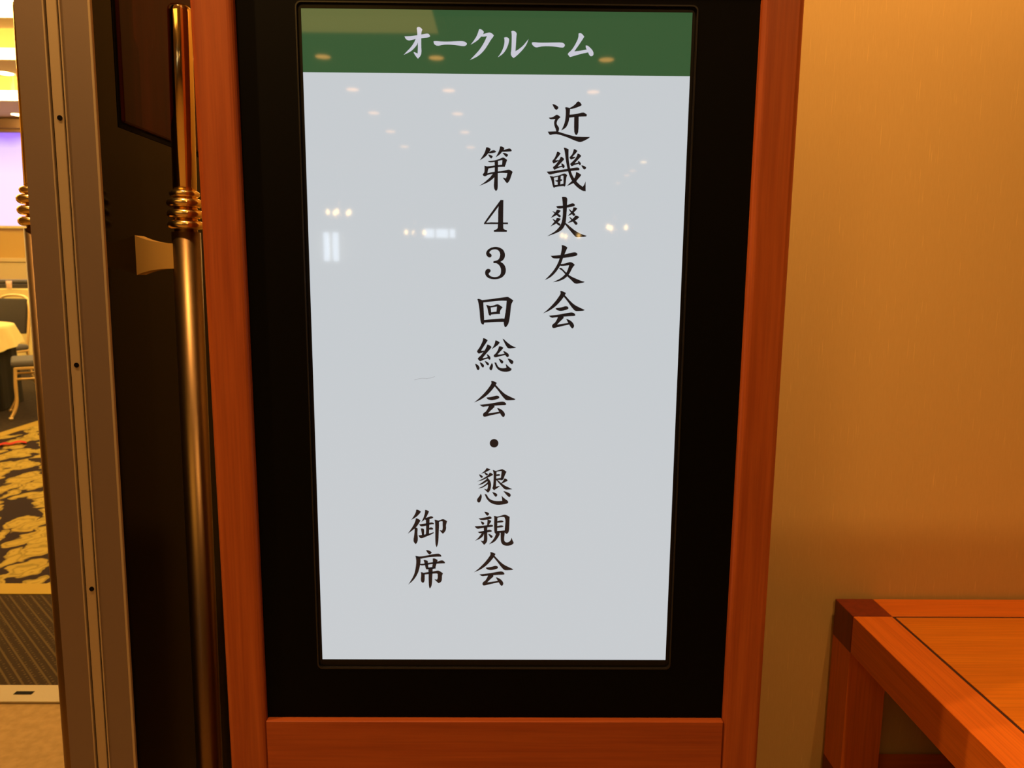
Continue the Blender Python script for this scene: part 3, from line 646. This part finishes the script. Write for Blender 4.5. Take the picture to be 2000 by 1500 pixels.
obj('back_panel', bx(IX0, IX1, 0.06, 0.08, RAIL_T - 0.02, 1.64), M['black'], sign)
obj('base', bx(SX0 - 0.05, SX1 + 0.05, -0.14, 0.26, 0.0, 0.04, 0.006), M['black_metal'], sign)
# black mask with a round-cornered opening
OX0, OX1, OZ0, OZ1, OR = -0.2668, 0.2668, 0.6256, 1.5738, 0.0065
def round_rect(x0, x1, z0, z1, r, n=6):
    pts = []
    for cx, cz, a0 in ((x1 - r, z1 - r, 0), (x0 + r, z1 - r, PI / 2), (x0 + r, z0 + r, PI), (x1 - r, z0 + r, 1.5 * PI)):
        for k in range(n + 1):
            a = a0 + (PI / 2) * k / n
            pts.append((cx + r * math.cos(a), cz + r * math.sin(a)))
    return pts
def plate_with_hole(bm, outer, inner, y0, y1):
    """plate between a rectangle and a round-cornered opening, both given with the same number of points"""
    n = len(inner)
    rows_ = [[bm.verts.new((p[0], y, p[1])) for p in loop] for loop, y in ((outer, y0), (inner, y0), (inner, y1), (outer, y1))]
    for a in range(4):
        A, B = rows_[a], rows_[(a + 1) % 4]
        for k in range(n): bm.faces.new([A[k], A[(k + 1) % n], B[(k + 1) % n], B[k]])
inner = round_rect(OX0, OX1, OZ0, OZ1, OR)
outer = round_rect(IX0 - 0.002, IX1 + 0.002, RAIL_T - 0.004, 1.618, 0.0002)
b = bmesh.new(); plate_with_hole(b, outer, inner, -0.004, 0.004)
mask = obj('black_mask', b, M['black'], sign)
# thin moulded lip round the opening
lip_o = round_rect(OX0 - 0.0014, OX1 + 0.0014, OZ0 - 0.0014, OZ1 + 0.0014, OR + 0.001)
lip_i = round_rect(OX0 + 0.0003, OX1 - 0.0003, OZ0 + 0.0003, OZ1 - 0.0003, OR)
b = bmesh.new(); plate_with_hole(b, lip_o, lip_i, -0.0048, 0.0035)
obj('lip', b, M['lcd_rim'], mask)
# rim of the panel and the lit panel itself
rim_i = round_rect(-PW / 2, PW / 2, ZB, ZB + PH, 0.0003)
rim_o = round_rect(OX0 - 0.004, OX1 + 0.004, OZ0 - 0.004, OZ1 + 0.004, 0.004)
b = bmesh.new(); plate_with_hole(b, rim_o, rim_i, -0.0004, 0.012)
obj('panel_rim', b, M['rim'], sign)
M['screen'] = mat('lit_screen', (0.01, 0.01, 0.012), 0.03, emit=(0.565, 0.598, 0.625), emit_s=1.0, spec=0.5, bump=False)
M['header'] = mat('lit_green', (0.01, 0.01, 0.01), 0.03, emit=(0.036, 0.100, 0.036), emit_s=0.95, spec=0.5, bump=False)
M['ink'] = mat('lit_black', (0.004, 0.004, 0.004), 0.03, emit=(0.014, 0.0095, 0.009), emit_s=1.0, spec=0.5, bump=False)
M['white_ink'] = mat('lit_white', (0.01, 0.01, 0.01), 0.03, emit=(0.58, 0.58, 0.66), emit_s=1.0, spec=0.5, bump=False)
M['scuff'] = mat('scuff', (0.03, 0.03, 0.03), 0.5, emit=(0.36, 0.38, 0.40), emit_s=1.0, bump=False)
scr = obj('display_panel', bx(-PW / 2 - 0.001, PW / 2 + 0.001, 0.0, 0.010, ZB - 0.001, ZB + PH + 0.001), M['screen'], sign)
scr['label'] = 'lit white display with a green heading band and black Japanese characters'
HDR = 1.4862
hdr = obj('heading_band', bx(-PW / 2, PW / 2, -0.00012, 0.002, HDR, ZB + PH), M['header'], scr)

def swell(p, d):
    """grow an outline by d so that rounding its corners does not thin the stroke"""
    area = sum(a[0] * b_[1] - b_[0] * a[1] for a, b_ in zip(p, p[1:] + p[:1]))
    sg = 1 if area > 0 else -1; out = []
    for i in range(len(p)):
        a, b_, c = Vector(p[i - 1]), Vector(p[i]), Vector(p[(i + 1) % len(p)])
        d1, d2 = (b_ - a).normalized(), (c - b_).normalized()
        nrm = Vector((d1.y + d2.y, -d1.x - d2.x))
        if nrm.length < 1e-6: out.append(tuple(b_)); continue
        out.append(tuple(b_ + nrm.normalized() * (d * sg)))
    return out
def soften(p):
    """cut the blunt corners of an outline once, keep the sharp ones"""
    out = []; n = len(p)
    for i in range(n):
        a, b_, c = Vector(p[i - 1]), Vector(p[i]), Vector(p[(i + 1) % n])
        d1, d2 = (b_ - a), (c - b_)
        if d1.length < 1e-9 or d2.length < 1e-9: continue
        ang = d1.angle(d2)
        if ang > math.radians(62): out.append(tuple(b_))
        else:
            out.append(tuple(b_ - d1 * 0.25)); out.append(tuple(b_ + d2 * 0.25))
    return out
for gi, (ch, strokes) in enumerate(GLYPHS):
    white = gi >= 17
    b = bmesh.new(); y = -0.00022 if white else -0.00016
    for s in strokes:
        p = [tuple(float(v) * 1e-5 for v in q.split(',')) for q in s.split()]
        p = soften(swell(p, 0.00008 if white else 0.0002))
        prism(b, [(x, ZB + z) for x, z in p], 'y', y, 0.0005)
    obj('screen_character', b, M['white_ink'] if white else M['ink'], scr)
# faint scuff on the glass
b = bmesh.new()
sp = [(-0.1168, 0.4300), (-0.111, 0.4316), (-0.105, 0.4325), (-0.099, 0.4321), (-0.093, 0.4332), (-0.0875, 0.4352)]
for (x0, z0), (x1, z1) in zip(sp, sp[1:]):
    prism(b, [(x0, ZB + z0), (x1, ZB + z1), (x1, ZB + z1 + 0.0006), (x0, ZB + z0 + 0.0006)], 'y', -0.0001, 0.0004)
obj('scuff', b, M['scuff'], scr)

# ------------------------------------------------------------------ open door leaf, seen edge-on
LEAN = 0.0138
door = struct(empty('door_1', (-0.5525, -0.02, 0.006), (0, LEAN, 0)), 'thick dark door leaf standing open, bronze edge towards the lobby')
T, DW, DH = 0.0978, 0.86, 2.30
obj('leaf', bx(-T + 0.001, 0.0, 0.004, DW, 0, DH, 0.0008, 1), M['door_face'], door)
# bronze edge plate with returned lips and a groove for the seal
b = bmesh.new()
gx0, gx1 = -T + 0.0375, -T + 0.0595
prism(b, [(-T, 0.0), (gx0, 0.0), (gx0, 0.003), (-T, 0.006)], 'z', 0, DH)
prism(b, [(gx1, 0.0), (0.0006, 0.0), (0.0006, 0.0055), (gx1, 0.0055)], 'z', 0, DH)
ep = obj('edge_plate', b, M['edge'], door)
obj('edge_bead', bx(-0.0022, 0.0016, -0.0012, 0.004, 0, DH, 0.0008, 2), M['strip'], door)
obj('edge_bead', bx(gx0 - 0.0008, gx0 + 0.0016, -0.0014, 0.004, 0, DH, 0.0006, 2), M['strip'], door)
obj('edge_bead', bx(gx1 - 0.0016, gx1 + 0.0008, -0.0014, 0.004, 0, DH, 0.0006, 2), M['strip'], door)
obj('seal_groove', bx(gx0, gx1, 0.003, 0.0055, 0, DH), M['hole'], door)
sl = obj('seal_strip', bx(gx0 + 0.0036, gx1 - 0.0046, 0.0002, 0.0045, 0, DH, 0.0008, 2), M['strip'], door)
for z in (1.4135, 1.082, 0.7515):
    b = bmesh.new(); lathe(b, [(0, 0.0), (0.0034, 0.0), (0.0034, 0.0012), (0.0022, 0.0012), (0, 0.0012)], 16)
    bmesh.ops.rotate(b, verts=b.verts, cent=(0, 0, 0), matrix=Matrix.Rotation(PI / 2, 3, 'X'))
    obj('screw_hole', b, M['hole'], sl, loc=((gx0 + gx1) / 2 + 0.0012, 0.0004, z))
# inset panel of the face: sunk field with a bevelled surround
b = bmesh.new()
y0, y1, z0, z1 = 0.057, 0.80, 1.4135, 2.15
prism(b, [(y0, z0), (y1, z0), (y1 - 0.0075, z0 + 0.0075), (y0 + 0.0075, z0 + 0.0075)], 'x', -0.004, 0.0012)
prism(b, [(y0, z1), (y1, z1), (y1 - 0.0075, z1 - 0.0075), (y0 + 0.0075, z1 - 0.0075)], 'x', -0.004, 0.0012)
prism(b, [(y0, z0), (y0, z1), (y0 + 0.0075, z1 - 0.0075), (y0 + 0.0075, z0 + 0.0075)], 'x', -0.004, 0.0012)
prism(b, [(y1, z0), (y1, z1), (y1 - 0.0075, z1 - 0.0075), (y1 - 0.0075, z0 + 0.0075)], 'x', -0.004, 0.0012)
obj('panel_surround', b, M['hole'], door)
obj('inset_panel', bx(-0.002, 0.0055, y0 + 0.0065, y1 - 0.0065, z0 + 0.0075, z1 - 0.0075, 0.003, 2), M['door_panel'], door)

def pull_handle(off, side, label, rr):
    """long pull bar on one face of the door; off = bar axis from the face, side +1 / -1"""
    h = empty('pull_handle', (0, 0.10, 0)); h.parent = door; h['label'] = label
    x = off if side > 0 else -T - off
    b = bmesh.new(); lathe(b, [(0, 0.16), (0.012, 0.16), (0.0185, 0.164), (0.0202, 0.172), (0.0204, 1.272), (0, 1.272)], 40, (x, 0, 0))
    obj('lower_tube', b, M['satin'], h, True)
    b = bmesh.new(); lathe(b, [(0, 1.27), (0.0166, 1.27), (0.0166, 1.580), (0.0160, 1.586), (0.013, 1.590), (0, 1.592)], 40, (x, 0, 0))
    bmesh.ops.rotate(b, verts=b.verts, cent=(x, 0, 1.27), matrix=Matrix.Rotation(0.014, 3, 'Y'))
    obj('upper_tube', b, M['brass'], h, True)
    for z, r, rt in ((1.2825, rr, 0.0066), (1.2985, rr, 0.0066), (1.3145, rr, 0.0066), (1.3275, rr - 0.0045, 0.0052)):
        b = bmesh.new()
        lathe(b, [(0.012, z - rt)] + [(r - rt + rt * math.cos(a), z + rt * math.sin(a)) for a in [(-PI / 2) + PI * k / 10 for k in range(11)]] + [(0.012, z + rt)], 40, (x, 0, 0))
        obj('collar_ring', b, M['brass_ring'], h, True)
    for zc in (1.2365, 0.30):
        a, c = (0.0, x) if side > 0 else (-T, x)
        s = 1 if side > 0 else -1
        prof = []
        N = 10
        for k in range(N + 1):
            t = k / N; hh = 0.0185 + 0.0105 * (1 - t) ** 2.6 if t > 0 else 0.029
            prof.append((a + s * (abs(c - a) * t * 0.86), hh))
        up = [(px, zc + hh) for px, hh in prof]; dn = [(px, zc - hh) for px, hh in prof][::-1]
        b = bmesh.new(); prism(b, up + dn, 'y', -0.014, 0.014)
        obj('standoff', b, M['standoff'], h)
pull_handle(0.0700, 1, 'long brass-topped pull bar on the face beside the sign', 0.0258)
pull_handle(0.0500, -1, 'long brass-topped pull bar on the far face of the door', 0.0270)
for z in (0.25, 1.15, 2.05):
    b = bmesh.new(); tube(b, [(0.004, DW + 0.004, z - 0.06), (0.004, DW + 0.004, z + 0.06)], 0.009, 14)
    obj('hinge', b, M['satin'], door, True)

# ------------------------------------------------------------------ box-frame side table
TX, TYB, TZ, TB = 0.783, 0.556, 0.480, 0.0870
TXW, TYW = 0.95, 0.80
tb = empty('side_table', (TX, TYB - TYW, 0))
tag(tb, 'low orange wooden table with dark cube corners standing against the papered wall', 'table')
for x in (0, TXW - TB):
    for y in (0, TYW - TB):
        for z in (0, TZ - TB):
            obj('corner_block', bx(x, x + TB, y, y + TB, z, z + TB, 0.0016, 2), M['tbl_dark'], tb)
        obj('leg', bx(x + 0.0006, x + TB - 0.0006, y + 0.0006, y + TB - 0.0006, TB, TZ - TB, 0.0008, 1), M['tbl_z'], tb)
for z in (0, TZ - TB):
    for y in (0, TYW - TB):
        obj('rail', bx(TB + 0.0008, TXW - TB - 0.0008, y + 0.0006, y + TB - 0.0006, z + 0.0006, z + TB - 0.0006, 0.0010, 1), M['tbl_x'], tb)
    for x in (0, TXW - TB):
        obj('rail', bx(x + 0.0006, x + TB - 0.0006, TB + 0.0008, TYW - TB - 0.0008, z + 0.0006, z + TB - 0.0006, 0.0010, 1), M['tbl_y'], tb)
g = 0.0055
obj('groove_bed', bx(TB - 0.001, TXW - TB + 0.001, TB - 0.001, TYW - TB + 0.001, TZ - 0.03, TZ - 0.0018), M['tbl_line'], tb)
obj('top_panel', bx(TB + g, TXW - TB - g, TB + g, TYW - TB - g, TZ - 0.013, TZ - 0.0006, 0.0006, 1), M['tbl_top'], tb)

# ------------------------------------------------------------------ banquet hall furniture
ps = empty('projection_screen', (-8.3, HY1 - 0.05, 2.04))
tag(ps, 'large wall screen glowing violet and pale pink at the end of the hall', 'screen')
def glow():
    m = bpy.data.materials.new('projected_picture'); m.use_nodes = True
    nt = m.node_tree; b = nt.nodes['Principled BSDF']; L = nt.links.new
    tc = nt.nodes.new('ShaderNodeTexCoord'); sx = nt.nodes.new('ShaderNodeSeparateXYZ')
    mr = nt.nodes.new('ShaderNodeMapRange'); mr.inputs[1].default_value = 0.0; mr.inputs[2].default_value = 1.70
    n = nt.nodes.new('ShaderNodeTexNoise'); n.inputs['Scale'].default_value = 0.9
    ad = nt.nodes.new('ShaderNodeMath'); ad.operation = 'MULTIPLY_ADD'; ad.inputs[1].default_value = 0.22; 
    r = ramp(nt, [(0.0, (0.86, 0.66, 0.96)), (0.55, (0.88, 0.70, 1.0)), (0.86, (0.74, 0.55, 1.0)), (1.08 / 1.1, (0.33, 0.16, 1.0))])
    L(tc.outputs['Object'], sx.inputs[0]); L(sx.outputs[2], mr.inputs[0]); L(tc.outputs['Object'], n.inputs['Vector'])
    L(n.outputs['Fac'], ad.inputs[0]); L(mr.outputs[0], ad.inputs[2]); 
    sb = nt.nodes.new('ShaderNodeMath'); sb.operation = 'SUBTRACT'; sb.inputs[1].default_value = 0.11
    L(ad.outputs[0], sb.inputs[0]); L(sb.outputs[0], r.inputs[0]); L(r.outputs[0], b.inputs['Emission Color'])
    b.inputs['Emission Strength'].default_value = 1.05; b.inputs['Base Color'].default_value = (0.15, 0.15, 0.15, 1); b.inputs['Roughness'].default_value = 0.9
    return m
obj('picture', bx(-2.6, 2.6, -0.01, 0.0, 0.0, 1.70), glow(), ps)
obj('lower_bar', bx(-2.62, 2.62, -0.03, 0.01, -0.05, 0.0, 0.006), M['cloth'], ps)
obj('upper_case', bx(-2.65, 2.65, -0.08, 0.04, 1.70, 1.76, 0.01), M['hall_trim'], ps)

def banquet_chair(loc, rz, label):
    """origin at floor centre, faces +y"""
    t = empty('banquet_chair', loc, (0, 0, rz)); tag(t, label, 'chair', 'hall banquet chairs')
    for s in (-1, 1):
        b = bmesh.new(); tube(b, smooth_pts([(s * 0.20, 0.205, 0.425), (s * 0.205, 0.215, 0.30), (s * 0.207, 0.22, 0.12), (s * 0.222, 0.265, 0.012)], 5), 0.0135, 10)
        l = obj('leg', b, M['gold_frame'], t, True)
        b = bmesh.new(); lathe(b, [(0, 0), (0.017, 0), (0.017, 0.02), (0, 0.022)], 10, (s * 0.222, 0.266, 0)); obj('foot_cap', b, M['gold_frame'], l, True)
        b = bmesh.new(); tube(b, smooth_pts([(s * 0.20, -0.205, 0.46), (s * 0.205, -0.21, 0.30), (s * 0.21, -0.23, 0.15), (s * 0.222, -0.30, 0.012)], 5), 0.0135, 10)
        l = obj('leg', b, M['gold_frame'], t, True)
        b = bmesh.new(); lathe(b, [(0, 0), (0.017, 0), (0.017, 0.02), (0, 0.022)], 10, (s * 0.222, -0.30, 0)); obj('foot_cap', b, M['gold_frame'], l, True)
        b = bmesh.new(); tube(b, [(s * 0.205, 0.215, 0.33), (s * 0.205, -0.21, 0.33)], 0.010, 8); obj('stretcher', b, M['gold_frame'], t, True)
    b = bmesh.new(); tube(b, [(-0.205, 0.216, 0.33), (0.205, 0.216, 0.33)], 0.010, 8); obj('stretcher', b, M['gold_frame'], t, True)
    obj('seat_frame', bx(-0.215, 0.215, -0.215, 0.215, 0.405, 0.43, 0.006), M['gold_frame'], t)
    obj('seat', bx(-0.225, 0.225, -0.215, 0.235, 0.428, 0.485, 0.024, 4), M['seat'], t, True)
    b = bmesh.new(); tube(b, smooth_pts([(-0.20, -0.205, 0.44), (-0.205, -0.24, 0.65), (-0.195, -0.275, 0.86), (-0.14, -0.295, 0.945), (0, -0.30, 0.965), (0.14, -0.295, 0.945), (0.195, -0.275, 0.86), (0.205, -0.24, 0.65), (0.20, -0.205, 0.44)], 5), 0.0135, 10)
    obj('back_frame', b, M['gold_frame'], t, True)
    b = bx(-0.183, 0.183, -0.02, 0.02, 0.0, 0.35, 0.018, 3)
    bmesh.ops.rotate(b, verts=b.verts, cent=(0, 0, 0), matrix=Matrix.Rotation(math.radians(9), 3, 'X'))
    bmesh.ops.translate(b, verts=b.verts, vec=(0, -0.228, 0.585))
    obj('backrest', b, M['back_pad'], t, True)
    return t

TCX, TCY, TR = -5.18, 5.30, 0.78
rt = empty('round_table', (TCX, TCY, 0)); tag(rt, 'round banquet table hidden under cream and black cloths near the hall aisle', 'table')
b = bmesh.new(); lathe(b, [(0, 0.69), (TR, 0.69), (TR, 0.715), (0, 0.715)], 48); obj('tabletop', b, M['table_ply'], rt)
for k in range(4):
    a = PI / 4 + k * PI / 2
    b = bmesh.new(); tube(b, [(0.45 * math.cos(a), 0.45 * math.sin(a), 0.0), (0.42 * math.cos(a), 0.42 * math.sin(a), 0.69)], 0.016, 8); obj('leg', b, M['black_metal'], rt, True)
def draped(r0, z_top, drop, amp, folds, flare, seed, corners=0, n=144):
    b = bmesh.new(); rnd = random.Random(seed); ph = rnd.random() * 6
    prof = [(0.0, 0), (0.5, 0), (0.97, 0), (1.0, 0.012)] + [(1.0, 0.012 + (1 - 0.012) * k / 8) for k in range(1, 9)]
    rings = []
    for i, (rf, dz) in enumerate(prof):
        ring = []
        for k in range(n):
            a = 2 * PI * k / n
            f = math.sin(folds * a + ph) + 0.5 * math.sin((folds * 2 - 3) * a + ph * 2)
            rr = r0 * rf; t = max(0.0, (dz - 0.012))
            loc = drop * (1 + (0.30 * abs(math.cos(corners * a / 2 + 0.4)) ** 3 if corners else 0.0))
            if i >= 3: rr += amp * f * min(1, t * 1.6) + flare * t + 0.006
            ring.append(b.verts.new((rr * math.cos(a), rr * math.sin(a), z_top - dz * loc)))
        rings.append(ring)
    bmesh.ops.remove_doubles(b, verts=rings[0], dist=1e-5)
    top = rings[0][0]
    b.verts.ensure_lookup_table()
    for A, B in zip(rings[1:], rings[2:]):
        for k in range(n): b.faces.new([A[k], A[(k + 1) % n], B[(k + 1) % n], B[k]])
    b.faces.new(rings[1])
    for v in [v for v in b.verts if not v.link_faces]: b.verts.remove(v)
    return b
o = obj('table_skirt', draped(TR + 0.006, 0.722, 0.716, 0.014, 22, 0.02, 3), M['skirt'], None, True, (TCX, TCY, 0))
tag(o, 'black floor-length cloth under the cream tablecloth of the round table', 'tablecloth')
o = obj('tablecloth', draped(TR + 0.026, 0.730, 0.17, 0.012, 18, 0.05, 5, corners=4), M['cloth'], None, True, (TCX, TCY, 0))
tag(o, 'cream tablecloth hanging halfway down the black-skirted round table', 'tablecloth')
banquet_chair((-3.93, 5.22, 0.0), math.radians(123.5), 'gold-framed chair with a grey seat, pulled up at the aisle side of the round table')
banquet_chair((-5.01, 6.15, 0.0), math.radians(166), 'gold-framed chair with a dark upholstered back behind the round table')

# buffet table along the hall
bt = empty('buffet_table', (-6.6, 8.5, 0), (0, 0, math.radians(4))); tag(bt, 'long buffet table at the back of the hall under a cream cloth', 'table')
obj('tabletop', bx(-1.5, 1.5, -0.4, 0.4, 0.945, 0.97), M['table_ply'], bt)
for x in (-1.4, 1.4):
    for y in (-0.34, 0.34):
        b = bmesh.new(); tube(b, [(x, y, 0), (x, y, 0.945)], 0.018, 8); obj('leg', b, M['black_metal'], bt, True)
b = bmesh.new(); N = 200
peri = []
for k in range(N):
    u = 4 * k / N; s, f = int(u), u - int(u)
    c = [(-1.52, -0.42), (1.52, -0.42), (1.52, 0.42), (-1.52, 0.42)]
    p, q_ = c[s], c[(s + 1) % 4]; peri.append((p[0] + (q_[0] - p[0]) * f, p[1] + (q_[1] - p[1]) * f))
rings = []
for i, (z, am) in enumerate(((0.980, 0.0), (0.970, 0.004), (0.5, 0.012), (0.02, 0.02))):
    rings.append([b.verts.new((x * (1 + am * 0.6 * math.sin(k * 0.9)), y * (1 + am * 2.0 * math.sin(k * 0.9)), z)) for k, (x, y) in enumerate(peri)])
for A, B in zip(rings, rings[1:]):
    for k in range(N): b.faces.new([A[k], A[(k + 1) % N], B[(k + 1) % N], B[k]])
b.faces.new(rings[0])
o = obj('tablecloth', b, M['cloth'], None, False, (-6.6, 8.5, 0)); o.rotation_euler = (0, 0, math.radians(4))
tag(o, 'cream floor-length cloth over the long buffet table', 'tablecloth')
for k, (dx, dy, nm) in enumerate(((-6.62, 8.22, 'left'), (-6.40, 8.26, 'middle'), (-6.18, 8.24, 'right'))):
    b = bmesh.new(); lathe(b, [(0, 0), (0.028, 0), (0.034, 0.10), (0.032, 0.10), (0.027, 0.008), (0, 0.008)], 18, (0, 0, 0))
    o = obj('tumbler', b, M['glass'], None, True, (dx, dy, 0.981)); tag(o, 'pinkish glass tumbler on the buffet table, %s one of three' % nm, 'glass', 'tumblers on the buffet')
tr = empty('serving_tray', (-6.3, 8.62, 0.981), (0, 0, math.radians(4))); tag(tr, 'dark covered serving tray on the buffet table behind the tumblers', 'tray')
obj('pan', bx(-0.75, 0.75, -0.16, 0.16, 0, 0.06, 0.012), M['tray'], tr)
obj('lid', bx(-0.74, 0.74, -0.15, 0.15, 0.058, 0.11, 0.025, 3), M['tray'], tr)

# red slip of cloth dropped on the carpet
b = bmesh.new()
pts = smooth_pts([(-0.085, 0, 0.002), (-0.04, 0, 0.012), (0.0, 0, 0.006), (0.045, 0, 0.014), (0.09, 0, 0.003)], 4)
rows_ = []
for y in (-0.035, 0.0, 0.035):
    rows_.append([b.verts.new((p.x, y + 0.004 * math.sin(p.x * 40), p.z)) for p in pts])
top = [f for A, B in zip(rows_, rows_[1:]) for f in [b.faces.new([A[k], A[k + 1], B[k + 1], B[k]]) for k in range(len(A) - 1)]]
bmesh.ops.solidify(b, geom=top, thickness=0.004)
o = obj('napkin', b, M['red'], None, True, (-3.44, 4.0, 0.0095)); o.rotation_euler = (0, 0, math.radians(35))
tag(o, 'small red cloth lying on the gold leaf carpet', 'napkin')
